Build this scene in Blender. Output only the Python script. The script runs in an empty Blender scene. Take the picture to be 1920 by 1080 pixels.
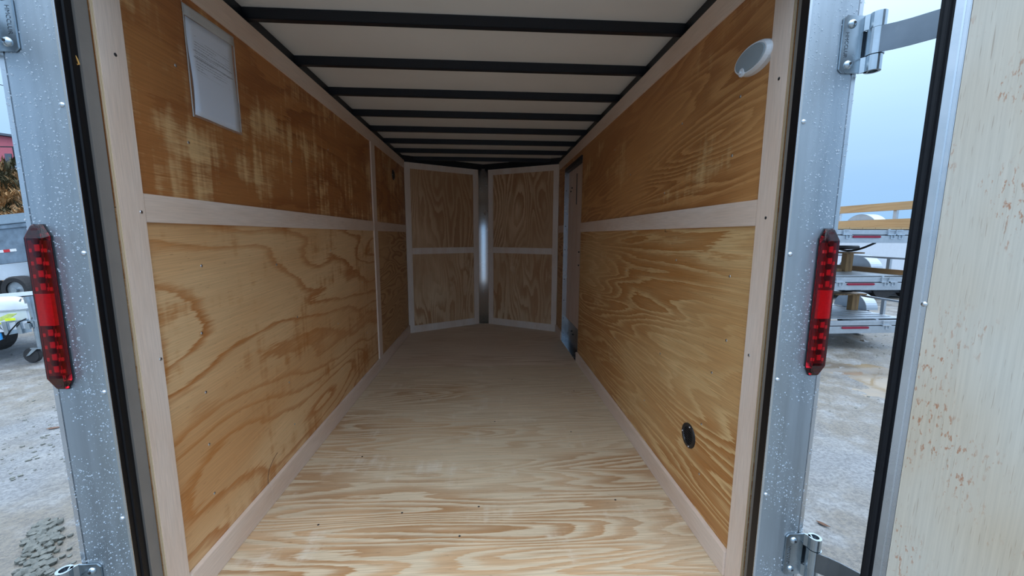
import bpy, bmesh, math, random
from mathutils import Vector, Matrix, noise
random.seed(7)
SC = bpy.context.scene
COL = SC.collection
R = math.radians

# ------------------------------------------------------------------ camera
def make_camera():
    yaw, pit, rol = R(3.4445), R(-7.7936), R(0.2386)
    fw = Vector((math.sin(yaw)*math.cos(pit), math.cos(yaw)*math.cos(pit), math.sin(pit)))
    r = Vector((math.cos(yaw), -math.sin(yaw), 0)); u = r.cross(fw)
    r2 = r*math.cos(rol) + u*math.sin(rol); u2 = -r*math.sin(rol) + u*math.cos(rol)
    cd = bpy.data.cameras.new('camera'); cd.sensor_width = 36.0; cd.lens = 723.62/1920*36.0
    cd.clip_start = 0.02; cd.clip_end = 400
    cam = bpy.data.objects.new('camera', cd); COL.objects.link(cam)
    m = Matrix((r2, u2, -fw)).transposed().to_4x4(); m.translation = Vector((0.0675, -1.0291, 1.1544))
    cam.matrix_world = m; SC.camera = cam
make_camera()

# ------------------------------------------------------------------ exposure, sky (overcast, brighter towards the zenith)
SC.view_settings.view_transform = 'Standard'; SC.view_settings.look = 'None'
SC.view_settings.gamma = 1.0; SC.view_settings.use_curve_mapping = False
SC.view_settings.exposure = 0.97
SKY_HORIZON, SKY_GAIN = 0.44, 5.4     # zenith brighter than the hazy horizon
def make_world():
    w = bpy.data.worlds.new('overcast_sky'); SC.world = w; w.use_nodes = True
    nt = w.node_tree; nt.nodes.clear()
    N = lambda t: nt.nodes.new(t)
    tc = N('ShaderNodeTexCoord'); sep = N('ShaderNodeSeparateXYZ'); nt.links.new(tc.outputs['Generated'], sep.inputs[0])
    mx = N('ShaderNodeMath'); mx.operation = 'MAXIMUM'; mx.inputs[1].default_value = 0; nt.links.new(sep.outputs['Z'], mx.inputs[0])
    ma = N('ShaderNodeMath'); ma.operation = 'MULTIPLY_ADD'; ma.inputs[1].default_value = SKY_GAIN*SKY_HORIZON; ma.inputs[2].default_value = SKY_HORIZON
    sq = N('ShaderNodeMath'); sq.operation = 'POWER'; sq.inputs[1].default_value = 2; nt.links.new(mx.outputs[0], sq.inputs[0]); nt.links.new(sq.outputs[0], ma.inputs[0])
    mp = N('ShaderNodeMapping'); mp.inputs['Scale'].default_value = (1.2, 1.2, 6); nt.links.new(tc.outputs['Generated'], mp.inputs[0])
    nz = N('ShaderNodeTexNoise'); nz.inputs['Scale'].default_value = 1.6; nz.inputs['Detail'].default_value = 4; nt.links.new(mp.outputs[0], nz.inputs['Vector'])
    cr = N('ShaderNodeValToRGB'); nt.links.new(nz.outputs['Fac'], cr.inputs[0])
    cr.color_ramp.elements[0].position = .3; cr.color_ramp.elements[0].color = (.375, .69, 1.12, 1)
    cr.color_ramp.elements[1].position = .72; cr.color_ramp.elements[1].color = (.43, .74, 1.13, 1)
    bg = N('ShaderNodeBackground'); out = N('ShaderNodeOutputWorld')
    zm = N('ShaderNodeMix'); zm.data_type = 'RGBA'; nt.links.new(mx.outputs[0], zm.inputs[0]); nt.links.new(cr.outputs[0], zm.inputs[6]); zm.inputs[7].default_value = (.86, .95, 1.05, 1)
    nt.links.new(zm.outputs[2], bg.inputs['Color']); nt.links.new(ma.outputs[0], bg.inputs['Strength'])
    nt.links.new(bg.outputs[0], out.inputs[0])
make_world()

# ------------------------------------------------------------------ material helpers
def srgb(*c):
    return tuple(((x/255)/12.92 if x/255 <= .04045 else ((x/255+.055)/1.055)**2.4) for x in c)
class NG:
    """thin wrapper to chain shader nodes"""
    def __init__(s, name):
        s.m = bpy.data.materials.new(name); s.m.use_nodes = True; s.nt = s.m.node_tree; s.nt.nodes.clear()
        s.out = s.nt.nodes.new('ShaderNodeOutputMaterial'); s.b = s.nt.nodes.new('ShaderNodeBsdfPrincipled')
        s.nt.links.new(s.b.outputs[0], s.out.inputs[0])
    def put(s, sock, v):
        if isinstance(v, bpy.types.NodeSocket): s.nt.links.new(v, sock)
        elif isinstance(v, tuple) and len(v) == 3 and sock.type == 'RGBA': sock.default_value = (*v, 1)
        else: sock.default_value = v
    def math(s, op, a, b=0.0, c=0.0, clamp=False):
        n = s.nt.nodes.new('ShaderNodeMath'); n.operation = op; n.use_clamp = clamp
        for i, v in enumerate((a, b, c)): s.put(n.inputs[i], v)
        return n.outputs[0]
    def obj(s): return s.nt.nodes.new('ShaderNodeTexCoord').outputs['Object']
    def sep(s, v):
        n = s.nt.nodes.new('ShaderNodeSeparateXYZ'); s.put(n.inputs[0], v); return n.outputs
    def comb(s, x, y, z):
        n = s.nt.nodes.new('ShaderNodeCombineXYZ')
        for i, v in enumerate((x, y, z)): s.put(n.inputs[i], v)
        return n.outputs[0]
    def noise(s, vec, scale=1.0, detail=2.0, rough=.5):
        n = s.nt.nodes.new('ShaderNodeTexNoise'); s.put(n.inputs['Vector'], vec)
        n.inputs['Scale'].default_value = scale; n.inputs['Detail'].default_value = detail; n.inputs['Roughness'].default_value = rough
        return n.outputs['Fac']
    def voro(s, vec, scale, feature='F1'):
        n = s.nt.nodes.new('ShaderNodeTexVoronoi'); n.feature = feature; s.put(n.inputs['Vector'], vec); n.inputs['Scale'].default_value = scale
        return n.outputs
    def rng(s, v, a, b, c=0.0, d=1.0, smooth=True):
        n = s.nt.nodes.new('ShaderNodeMapRange'); n.interpolation_type = 'SMOOTHSTEP' if smooth else 'LINEAR'
        s.put(n.inputs[0], v)
        for i, x in enumerate((a, b, c, d)): n.inputs[i+1].default_value = x
        return n.outputs[0]
    def ramp(s, f, pts):
        n = s.nt.nodes.new('ShaderNodeValToRGB'); s.put(n.inputs[0], f); e = n.color_ramp.elements
        while len(e) < len(pts): e.new(.5)
        for el, (p, c) in zip(e, pts):
            el.position = p; el.color = (*c, 1) if isinstance(c, tuple) else (c, c, c, 1)
        return n.outputs[0]
    def mix(s, f, a, b, mode='MIX'):
        n = s.nt.nodes.new('ShaderNodeMix'); n.data_type = 'RGBA'; n.blend_type = mode
        s.put(n.inputs[0], f); s.put(n.inputs[6], a); s.put(n.inputs[7], b); return n.outputs[2]
    def bump(s, h, strength=.2, dist=.002):
        n = s.nt.nodes.new('ShaderNodeBump'); n.inputs['Strength'].default_value = strength; n.inputs['Distance'].default_value = dist
        s.put(n.inputs['Height'], h); s.nt.links.new(n.outputs[0], s.b.inputs['Normal'])
    def set(s, **k):
        for a, v in k.items(): s.put(s.b.inputs[{'col': 'Base Color', 'rough': 'Roughness', 'metal': 'Metallic', 'trans': 'Transmission Weight',
                                                 'ior': 'IOR', 'coat': 'Coat Weight', 'alpha': 'Alpha', 'spec': 'Specular IOR Level'}[a]], v)
        return s.m

def plain(name, col, rough=.5, metal=0.0, var=.12, scale=12.0, bump=0.0, **k):
    g = NG(name); n = g.noise(g.obj(), scale, 4, .6)
    dk = tuple(c*(1-var) for c in col); lt = tuple(min(1, c*(1+var)) for c in col)
    c = g.ramp(n, [(.3, dk), (.7, lt)])
    if bump: g.bump(n, bump, .004)
    return g.set(col=c, rough=rough, metal=metal, **k)

def plywood(name, ua, va, light, dark, seed, rings=9.0, su=.9, sv=3.2, d0=.45, d1=.72, kv=2.0, modlo=.25,
            patch=None, patch_amt=(.52, .66), chatter=0.0, fiber=.16, rough=.55, slant=0.0, tone=None, dark2=None, jag=0.0):
    """rotary cut veneer: contour bands of a stretched noise field, fine fibre streaks, sanding chatter and blotches"""
    g = NG(name); o = g.sep(g.obj()); U, V = o[ua], o[va]
    V = g.math('ADD', V, g.math('MULTIPLY', U, slant))
    f = lambda a, b, k=0.0: g.comb(g.math('MULTIPLY_ADD', U, a, seed*3.1+k), g.math('MULTIPLY', V, b), seed*1.7+k)
    n1 = g.noise(f(su, sv), 1, 1.6, .45)
    n2 = g.noise(f(9, 50, 2), 1, 2, .5)
    h = g.math('ADD', g.math('MULTIPLY', n1, rings), g.math('ADD', g.math('MULTIPLY', V, kv), g.math('MULTIPLY', n2, .30)))
    if jag:
        h = g.math('ADD', h, g.math('MULTIPLY', g.math('SUBTRACT', g.noise(f(7, 150, 27), 1, 3, .65), .5), jag))
    s = g.math('FRACT', h)
    ring = g.ramp(s, [(0, 0.0), (d0, 0.05), (d1, .75), (.93, 1.0), (1, 0.0)])
    mod = g.rng(g.noise(f(.9, 1.6, 5), 1, 2), .36, .62, modlo, 1)
    fac = g.math('MULTIPLY', ring, mod)
    dk = dark if dark2 is None else g.mix(g.rng(g.noise(f(1.3, 2.5, 21), 1, 2), .4, .6), dark, dark2)
    c = g.mix(fac, light, dk)
    if tone: c = g.mix(g.rng(g.noise(f(.8, 1.7, 9), 1, 3), .35, .68), c, g.mix(.6, c, tone))
    if patch:
        pn = g.noise(f(2.4, 4.5, 13), 1, 5, .6)
        if chatter:
            ch = g.noise(f(26, 2.2, 17), 1, 2, .5); pn = g.math('ADD', pn, g.math('MULTIPLY', g.math('SUBTRACT', ch, .5), chatter))
        fb = g.noise(f(14, 190, 19), 1, 2, .5); pn = g.math('ADD', pn, g.math('MULTIPLY', g.math('SUBTRACT', fb, .5), .22))
        c = g.mix(g.rng(pn, *patch_amt), c, patch)
    fi = g.noise(f(5, 330, 3), 1, 3, .6)
    c = g.mix(1.0, c, g.ramp(fi, [(.25, 1-fiber*1.6), (.75, 1+fiber*.2)]), 'MULTIPLY')
    pin = g.rng(g.noise(f(30, 230, 31), 1, 1), .70, .78)
    c = g.mix(g.math('MULTIPLY', pin, .35), c, tuple(x*.3 for x in dark))
    g.bump(g.math('ADD', fi, g.math('MULTIPLY', ring, .5)), .12, .0012)
    return g.set(col=c, rough=rough)

M = {}
X, Y, Z = 0, 1, 2
pale = srgb(214, 176, 124)
M['ply_left_low'] = plywood('plywood_left_low', Y, Z, srgb(232, 192, 142), srgb(184, 114, 54), 1.3, rings=10, su=.65, sv=2.6, d0=.68, d1=.84, kv=1.2, slant=-.05, tone=srgb(204, 138, 74), modlo=.6, jag=.30, patch=srgb(190, 124, 62), patch_amt=(.52, .76), chatter=.35)
M['ply_left_top'] = plywood('plywood_left_top', Y, Z, srgb(196, 132, 74), srgb(160, 96, 48), 2.6, rings=7, su=1.0, sv=3.5, kv=1, patch=srgb(228, 184, 128), patch_amt=(.46, .72), chatter=.6, tone=srgb(164, 102, 56), rough=.45, jag=.5)
M['ply_left_front'] = plywood('plywood_left_front', Y, Z, srgb(210, 166, 116), srgb(164, 112, 66), 3.9, rings=14, su=1.2, sv=5, kv=3)
M['ply_right_low'] = plywood('plywood_right_low', Y, Z, srgb(238, 200, 142), srgb(188, 124, 62), 5.2, rings=19, su=.50, sv=4.6, d0=.12, d1=.38, kv=2.4, slant=.03, patch=srgb(234, 202, 150), patch_amt=(.60, .78), tone=srgb(196, 138, 76), modlo=.35, jag=.75, fiber=.2)
M['ply_right_top'] = plywood('plywood_right_top', Y, Z, srgb(214, 156, 96), srgb(172, 112, 60), 6.5, rings=19, su=.6, sv=4.4, d0=.2, d1=.5, kv=2, slant=.08, patch=srgb(230, 188, 130), patch_amt=(.56, .78), chatter=.35, tone=srgb(178, 116, 64), rough=.45, jag=.7, modlo=.2)
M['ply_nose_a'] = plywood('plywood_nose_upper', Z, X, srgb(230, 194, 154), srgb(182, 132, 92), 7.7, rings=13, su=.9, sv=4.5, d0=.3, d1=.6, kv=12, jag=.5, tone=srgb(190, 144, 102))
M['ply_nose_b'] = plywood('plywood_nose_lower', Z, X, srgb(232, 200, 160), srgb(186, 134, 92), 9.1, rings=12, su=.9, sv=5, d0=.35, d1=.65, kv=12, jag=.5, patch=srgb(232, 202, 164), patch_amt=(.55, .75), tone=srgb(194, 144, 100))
M['ply_floor'] = plywood('plywood_floor_rear', X, Y, srgb(228, 206, 174), srgb(186, 140, 96), 10.4, rings=17, su=.60, sv=5.8, d0=.28, d1=.55, kv=9, jag=.55, patch=srgb(238, 222, 198), patch_amt=(.58, .78), chatter=.3, modlo=.3, fiber=.22, dark2=srgb(214, 174, 132), rough=.5)
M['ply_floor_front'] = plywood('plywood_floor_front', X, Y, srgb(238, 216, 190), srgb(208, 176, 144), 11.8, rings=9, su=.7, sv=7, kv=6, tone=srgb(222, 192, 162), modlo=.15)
def trimwood(name, seed, ua, va, col=srgb(232, 212, 196)):
    g = NG(name); o = g.sep(g.obj()); f = lambda a, b: g.comb(g.math('MULTIPLY_ADD', o[ua], a, seed), g.math('MULTIPLY', o[va], b), seed)
    a = g.noise(f(2, 9), 1, 3); b = g.noise(f(12, 260), 1, 2)
    c = g.mix(g.rng(a, .3, .7), col, tuple(x*k for x, k in zip(col, (.93, .86, .80))))
    c = g.mix(1.0, c, g.ramp(b, [(.25, .86), (.75, 1.03)]), 'MULTIPLY'); g.bump(b, .06, .001)
    return g.set(col=c, rough=.6)
M['trim_y'] = trimwood('pale_trim_along', 1, Y, Z); M['trim_z'] = trimwood('pale_trim_upright', 4, Z, Y); M['trim_x_lit'] = trimwood('pale_trim_across_lit', 7, Z, X, srgb(240, 226, 214))  # nose-wall trim: same wood, colour lightened to make up for missing light
def ply_edge():
    g = NG('plywood_edge'); o = g.sep(g.obj())
    s = g.math('SINE', g.math('MULTIPLY', o[0], 1900.0)); c = g.mix(g.rng(s, -.6, .6), srgb(176, 144, 104), srgb(218, 194, 160))
    return g.set(col=c, rough=.8)
M['ply_edge'] = ply_edge()
def door_ply():
    g = NG('door_plywood_weathered'); o = g.sep(g.obj()); f = lambda a, b, k=0.: g.comb(g.math('MULTIPLY_ADD', o[0], a, k), g.math('MULTIPLY', o[2], b), k)
    c = g.mix(g.rng(g.noise(f(3, 1.5), 1, 3), .3, .7), srgb(200, 196, 184), srgb(194, 178, 154))
    st = g.noise(f(260, 5, 3.), 1, 2); c = g.mix(1.0, c, g.ramp(st, [(.25, .88), (.7, 1.02)]), 'MULTIPLY')
    cl = g.rng(g.noise(f(9, 5, 5.), 1, 3), .46, .62); sp = g.rng(g.noise(f(170, 48, 7.), 1, 3, .6), .55, .66)
    c = g.mix(g.math('MULTIPLY', g.math('MULTIPLY', cl, sp), .8), c, srgb(164, 104, 66))
    ln = g.rng(g.noise(f(420, 14, 9.), 1, 1), .66, .72); c = g.mix(g.math('MULTIPLY', ln, .35), c, srgb(120, 88, 62))
    g.bump(st, .1, .001); return g.set(col=c, rough=.65)
M['door_ply'] = door_ply()
M['luan'] = trimwood('side_door_luan', 11, Z, Y, srgb(226, 204, 190))
def metal(name, col, rough, var=.05, streak=None, rv=.08):
    g = NG(name); o = g.sep(g.obj()); v = g.comb(g.math('MULTIPLY', o[0], 60.), g.math('MULTIPLY', o[1], 60.), g.math('MULTIPLY', o[2], 3.)) if streak else g.obj()
    n = g.noise(v, 1.0 if streak else 14., 4, .6); c = g.ramp(n, [(.3, tuple(x*(1-var) for x in col)), (.7, tuple(min(1, x*(1+var)) for x in col))])
    return g.set(col=c, metal=1.0, rough=g.rng(n, .3, .7, rough, rough+rv, False))
M['alu'] = metal('brushed_aluminium', (.47, .53, .58), .40, .05, True)
M['alu_cap'] = metal('mill_aluminium_cap', (.60, .62, .64), .25, .06)
M['alu_bright'] = metal('bright_aluminium', (.68, .72, .76), .26, .015, rv=.02)
M['nose'] = metal('polished_nose_aluminium', (.74, .77, .80), .27, .02, rv=.03)
M['zinc'] = metal('zinc_plated_steel', (.44, .50, .54), .2, .14)
M['zinc_dark'] = metal('worn_zinc_strap', (.17, .19, .21), .2, .12)
M['screw'] = metal('screw_steel', (.55, .56, .58), .3)
M['dark_screw'] = plain('dark_hole', (.02, .02, .022), .5)
M['trailer_alu'] = metal('trailer_aluminium', (.52, .56, .60), .42, .07)
M['jamb'] = plain('painted_jamb_steel', srgb(128, 122, 116), .38, 0.0, .06)
M['black_steel'] = plain('black_roof_steel', (.004, .0065, .012), .45, 0., .15)
M['rubber'] = plain('black_rubber', (.0045, .005, .007), .5, 0., .2, 40, spec=.25)
M['tyre'] = plain('tyre_rubber', (.022, .022, .024), .8, 0., .25, 30)
M['white_panel'] = plain('white_roof_panel', srgb(228, 226, 222), .55, 0., .025, 3)
M['white_plastic'] = plain('white_plastic', srgb(230, 234, 238), .3, 0., .02)
M['lens_white'] = plain('frosted_lens', srgb(150, 162, 168), .25, 0., .02)
M['black_plastic'] = plain('black_plastic', (.011, .012, .015), .4)
M['orange'] = plain('pale_orange_plastic', srgb(232, 176, 96), .5)
M['red_refl'] = plain('red_reflector', srgb(128, 22, 48), .3)
M['wood_new'] = plywood('new_lumber', Y, Z, srgb(180, 152, 112), srgb(154, 122, 82), 14, rings=6, su=.7, sv=6, kv=10, tone=srgb(168, 136, 94))
M['wood_old'] = plywood('old_lumber', Z, X, srgb(156, 120, 74), srgb(108, 76, 42), 15, rings=6, su=.9, sv=7, kv=9, tone=srgb(120, 86, 48))
M['wood_brown'] = plywood('brown_lumber', Y, Z, srgb(150, 112, 70), srgb(118, 84, 48), 17, rings=6, su=.7, sv=6, kv=10)
M['white_paint'] = plain('white_paint', srgb(200, 206, 214), .35, 0., .03)
M['blue'] = plain('blue_vinyl', srgb(40, 140, 205), .4); M['yellow'] = plain('fluorescent_yellow', srgb(226, 240, 40), .5)
M['yellow_dull'] = plain('faded_yellow_green', srgb(190, 205, 110), .5, 0., .2, 30)
M['dump_grey'] = plain('mottled_dump_steel', srgb(116, 132, 146), .5, 0.3, .28, 5); M['dump_lip'] = plain('grey_steel_lip', srgb(142, 158, 170), .4, .3, .08)
M['tape_red'] = plain('red_tape', srgb(196, 34, 40), .4); M['tape_white'] = plain('white_tape', srgb(226, 226, 226), .4)
M['hub'] = plain('wheel_grey', srgb(150, 158, 164), .4, .5)
M['building_red'] = plain('red_brick_paint', srgb(196, 104, 116), .8, 0., .06); M['building_trim'] = plain('slate_trim', srgb(84, 92, 104), .7)
M['letter'] = plain('black_letters', (.015, .015, .018), .5)
def tread():
    g = NG('tread_plate'); o = g.sep(g.obj())
    a = g.math('SINE', g.math('MULTIPLY', g.math('ADD', o[0], g.math('ADD', o[1], o[2])), 170.)); b = g.math('SINE', g.math('MULTIPLY', g.math('SUBTRACT', o[0], g.math('ADD', o[1], o[2])), 170.))
    h = g.rng(g.math('MULTIPLY', a, b), .1, .5); g.bump(h, .8, .004)
    return g.set(col=g.mix(h, (.42, .47, .52), (.60, .64, .68)), metal=.8, rough=.35)
M['tread'] = tread()
def lens(name, col, rough):
    g = NG(name); return g.set(col=g.mix(g.rng(g.noise(g.obj(), 160, 3), .35, .7), col, tuple(x*.8 for x in col)), rough=rough, trans=1.0, ior=1.45)
M['lens_red'] = lens('red_lens', (.80, .010, .026), .08)
M['lamp_in'] = plain('lamp_reflector', (.22, .03, .035), .35, .3, .2, 60); M['lamp_led'] = plain('lamp_emitter_cover', (.80, .42, .38), .3)
M['lamp_bright'] = plain('lamp_centre_reflex', (.85, .25, .25), .3, 0., .05); M['lamp_dark'] = plain('lamp_dark_well', (.05, .01, .012), .5)
M['water'] = NG('water_drop').set(col=(.76, .85, .93), rough=.04, trans=.6, ior=1.33, spec=.9)
def paper():
    g = NG('printed_page'); o = g.sep(g.obj()); U, V = o[1], o[2]
    ln = g.rng(g.math('SINE', g.math('MULTIPLY', V, 2*math.pi/.0085)), .25, .55)
    wd = g.rng(g.noise(g.comb(g.math('MULTIPLY', U, 260.), g.math('FLOOR', g.math('MULTIPLY', V, 1/.0085)), 1.), 1, 2), .42, .55)
    blk = g.math('MULTIPLY', g.rng(V, .145, .150), g.rng(V, .262, .258)); blk = g.math('MULTIPLY', blk, g.math('MULTIPLY', g.rng(U, -.085, -.082), g.rng(U, .09, .085)))
    gap = g.rng(g.noise(g.comb(g.math('MULTIPLY', U, 9.), g.math('MULTIPLY', V, 60.), 3.), 1, 1), .42, .52)
    fac = g.math('MULTIPLY', g.math('MULTIPLY', ln, wd), g.math('MULTIPLY', blk, gap))
    rule = g.math('ADD', g.math('MULTIPLY', g.rng(V, .1905, .1915), g.rng(V, .1945, .1935)), g.math('MULTIPLY', g.rng(V, .2105, .2110), g.rng(V, .2130, .2125)))
    rule = g.math('MULTIPLY', rule, g.math('MULTIPLY', g.rng(U, -.092, -.09), g.rng(U, .10, .098)))
    return g.set(col=g.mix(g.math('MAXIMUM', g.math('MULTIPLY', fac, .7), g.math('MULTIPLY', rule, .75)), srgb(224, 230, 242), srgb(70, 70, 84)), rough=.6)
M['paper'] = paper()
M['sleeve'] = NG('clear_sleeve').set(col=(.86, .87, .86), rough=.25, alpha=.10)
M['sleeve_flap'] = NG('cloudy_sleeve').set(col=(.72, .72, .70), rough=.3, alpha=.62)
def ground_mat():
    g = NG('wet_gravel_mud'); P = g.obj()
    big = g.noise(P, .55, 4, .6); mid = g.noise(P, 3.2, 5, .65); fine = g.noise(P, 45, 4, .7)
    c = g.mix(g.rng(big, .40, .58), srgb(124, 126, 128), srgb(114, 108, 98))
    c = g.mix(g.rng(mid, .45, .7), c, srgb(134, 136, 137)); c = g.mix(g.rng(fine, .35, .62, .55, 0), c, srgb(70, 70, 72))
    r = g.rng(g.math('ADD', mid, g.math('MULTIPLY', big, .6)), .65, .95, .12, .6)
    g.bump(g.math('ADD', fine, g.math('MULTIPLY', mid, 2.0)), .55, .02); return g.set(col=c, rough=r)
M['ground'] = ground_mat()
def puddle_mat():
    g = NG('muddy_puddle'); P = g.obj(); n = g.noise(P, 1.2, 3); c = g.mix(g.rng(n, .35, .65), srgb(136, 120, 96), srgb(100, 92, 82))
    g.bump(g.noise(P, 14, 3), .05, .01); return g.set(col=c, rough=.05)
M['puddle'] = puddle_mat()
M['stone'] = plain('gravel_stone', srgb(96, 99, 94), .5, 0., .35, 18, .3); M['leaf'] = plain('dead_leaf', srgb(92, 62, 44), .7, 0., .3, 60)
M['hill'] = plain('hill_soil', srgb(128, 98, 66), .9, 0., .45, .9, .5)
M['brush'] = plain('dry_brush', srgb(150, 116, 76), .85, 0., .5, .45); M['brush_dark'] = plain('dark_brush', srgb(70, 66, 42), .85, 0., .4, .8)

# ------------------------------------------------------------------ mesh helpers
class MB:
    def __init__(s): s.bm = bmesh.new()
    def box(s, x0, x1, y0, y1, z0, z1):
        v = [s.bm.verts.new((x, y, z)) for z in (z0, z1) for y in (y0, y1) for x in (x0, x1)]
        for f in ((0, 2, 3, 1), (4, 5, 7, 6), (0, 1, 5, 4), (2, 6, 7, 3), (0, 4, 6, 2), (1, 3, 7, 5)): s.bm.faces.new([v[i] for i in f])
        return s
    def prism(s, pts, ext):
        """closed polygon pts (3D) extruded along ext"""
        e = Vector(ext); a = [s.bm.verts.new(p) for p in pts]; b = [s.bm.verts.new(Vector(p)+e) for p in pts]
        s.bm.faces.new(a); s.bm.faces.new(b[::-1]); n = len(pts)
        for i in range(n): s.bm.faces.new((a[i], b[i], b[(i+1) % n], a[(i+1) % n]))
        return s
    def cyl(s, p0, p1, r0, r1=None, n=16, cap=True, ang=0.):
        r1 = r0 if r1 is None else r1; p0, p1 = Vector(p0), Vector(p1); d = (p1-p0).normalized(); a = d.orthogonal().normalized(); b = d.cross(a)
        ra = []
        for p, r in ((p0, r0), (p1, r1)): ra.append([s.bm.verts.new(p+(a*math.cos(t)+b*math.sin(t))*r) for t in (ang+2*math.pi*i/n for i in range(n))])
        for i in range(n): s.bm.faces.new((ra[0][i], ra[0][(i+1) % n], ra[1][(i+1) % n], ra[1][i]))
        if cap: s.bm.faces.new(ra[0][::-1]); s.bm.faces.new(ra[1])
        return s
    def tube(s, pts, r, n=8):
        pts = [Vector(p) for p in pts]; rings = []
        for i, p in enumerate(pts):
            d = (pts[min(i+1, len(pts)-1)]-pts[max(i-1, 0)]).normalized(); a = d.cross(Vector((.31, .22, .93))).normalized(); b = d.cross(a)
            rings.append([s.bm.verts.new(p+(a*math.cos(t)+b*math.sin(t))*r) for t in (2*math.pi*k/n for k in range(n))])
        for q, w in zip(rings, rings[1:]):
            for k in range(n): s.bm.faces.new((q[k], q[(k+1) % n], w[(k+1) % n], w[k]))
        s.bm.faces.new(rings[0][::-1]); s.bm.faces.new(rings[-1]); return s
    def dome(s, c, nrm, r, h, n=12, k=4):
        """low dome sitting on a surface with normal nrm"""
        c, d = Vector(c), Vector(nrm).normalized(); a = d.orthogonal().normalized(); b = d.cross(a); prev = None
        for j in range(k):
            t = math.pi/2*j/k; rr, hh = r*math.cos(t), h*math.sin(t)
            ring = [s.bm.verts.new(c+(a*math.cos(q)+b*math.sin(q))*rr+d*hh) for q in (2*math.pi*i/n for i in range(n))]
            if prev:
                for i in range(n): s.bm.faces.new((prev[i], prev[(i+1) % n], ring[(i+1) % n], ring[i]))
            prev = ring
        top = s.bm.verts.new(c+d*h)
        for i in range(n): s.bm.faces.new((prev[i], prev[(i+1) % n], top))
        return s
    def sheet(s, rows, thick=0.0, nrm=(0, 0, 1)):
        """grid of points rows[i][j]; a second layer makes it a solid sheet"""
        n = Vector(nrm)*thick; A = [[s.bm.verts.new(p) for p in r] for r in rows]
        for i in range(len(A)-1):
            for j in range(len(A[0])-1): s.bm.faces.new((A[i][j], A[i][j+1], A[i+1][j+1], A[i+1][j]))
        if thick:
            B = [[s.bm.verts.new(Vector(p)+n) for p in r] for r in rows]
            for i in range(len(A)-1):
                for j in range(len(A[0])-1): s.bm.faces.new((B[i][j], B[i+1][j], B[i+1][j+1], B[i][j+1]))
            h, w = len(A), len(A[0]); loop = [(0, j) for j in range(w)]+[(i, w-1) for i in range(1, h)]+[(h-1, j) for j in range(w-2, -1, -1)]+[(i, 0) for i in range(h-2, 0, -1)]
            for (i, j), (k, l) in zip(loop, loop[1:]+loop[:1]): s.bm.faces.new((A[i][j], A[k][l], B[k][l], B[i][j]))
        return s
    def mesh(s, name, mat, bevel=0., smooth=False):
        bmesh.ops.recalc_face_normals(s.bm, faces=s.bm.faces)
        if bevel:
            ed = [e for e in s.bm.edges if len(e.link_faces) == 2 and e.calc_face_angle(0) > .5]
            bmesh.ops.bevel(s.bm, geom=ed, offset=bevel, segments=2, affect='EDGES', clamp_overlap=True)
        me = bpy.data.meshes.new(name); s.bm.to_mesh(me); s.bm.free(); me.materials.append(M[mat] if isinstance(mat, str) else mat)
        if smooth:
            for p in me.polygons: p.use_smooth = True
        return me
    def build(s, name, mat, parent=None, bevel=0., smooth=False, **props):
        return link(name, s.mesh(name, mat, bevel, smooth), parent, **props)
def link(name, me, parent=None, loc=None, rot=None, scale=None, **props):
    o = bpy.data.objects.new(name, me); COL.objects.link(o); o.parent = parent
    if loc is not None: o.location = loc
    if rot is not None: o.rotation_euler = rot
    if scale is not None: o.scale = scale
    for k, v in props.items(): o[k] = v
    return o
def empty(name, loc=(0, 0, 0), rot=(0, 0, 0), **props):
    o = bpy.data.objects.new(name, None); o.empty_display_size = .05; COL.objects.link(o); o.location = loc; o.rotation_euler = rot
    for k, v in props.items(): o[k] = v
    return o
def thing(name, label, cat, loc=(0, 0, 0), rot=(0, 0, 0), group=None):
    o = empty(name, loc, rot, label=label, category=cat)
    if group: o['group'] = group
    return o
def struct(name): return empty(name, kind='structure')
def copy_tree(o, parent=None):
    kids = [c for c in KIDS(o)]; c = o.copy(); COL.objects.link(c); c.parent = parent
    for k in kids: copy_tree(k, c)
    return c
def KIDS(o): return [c for c in bpy.data.objects if c.parent == o]
def box(name, mat, parent, x0, x1, y0, y1, z0, z1, bevel=0., **p): return MB().box(x0, x1, y0, y1, z0, z1).build(name, mat, parent, bevel, **p)
def text_mesh(body, size, mat, depth=.0006):
    cu = bpy.data.curves.new('lettering', 'FONT'); cu.body = body; cu.size = size; cu.extrude = depth; cu.align_x = 'CENTER'; cu.align_y = 'CENTER'
    o = bpy.data.objects.new('lettering', cu); COL.objects.link(o); dg = bpy.context.evaluated_depsgraph_get()
    me = bpy.data.meshes.new_from_object(o.evaluated_get(dg)); bpy.data.objects.remove(o); bpy.data.curves.remove(cu)
    me.materials.clear(); me.materials.append(M[mat]); return me

# ------------------------------------------------------------------ trailer interior: the setting
WX, H, L, VD = .878, 1.976, 3.484, .51        # wall face, top of the wall trim, box length, depth of the V nose
WT = .008                                     # trim stands proud of the plywood by this much
REAR = -.06
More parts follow.
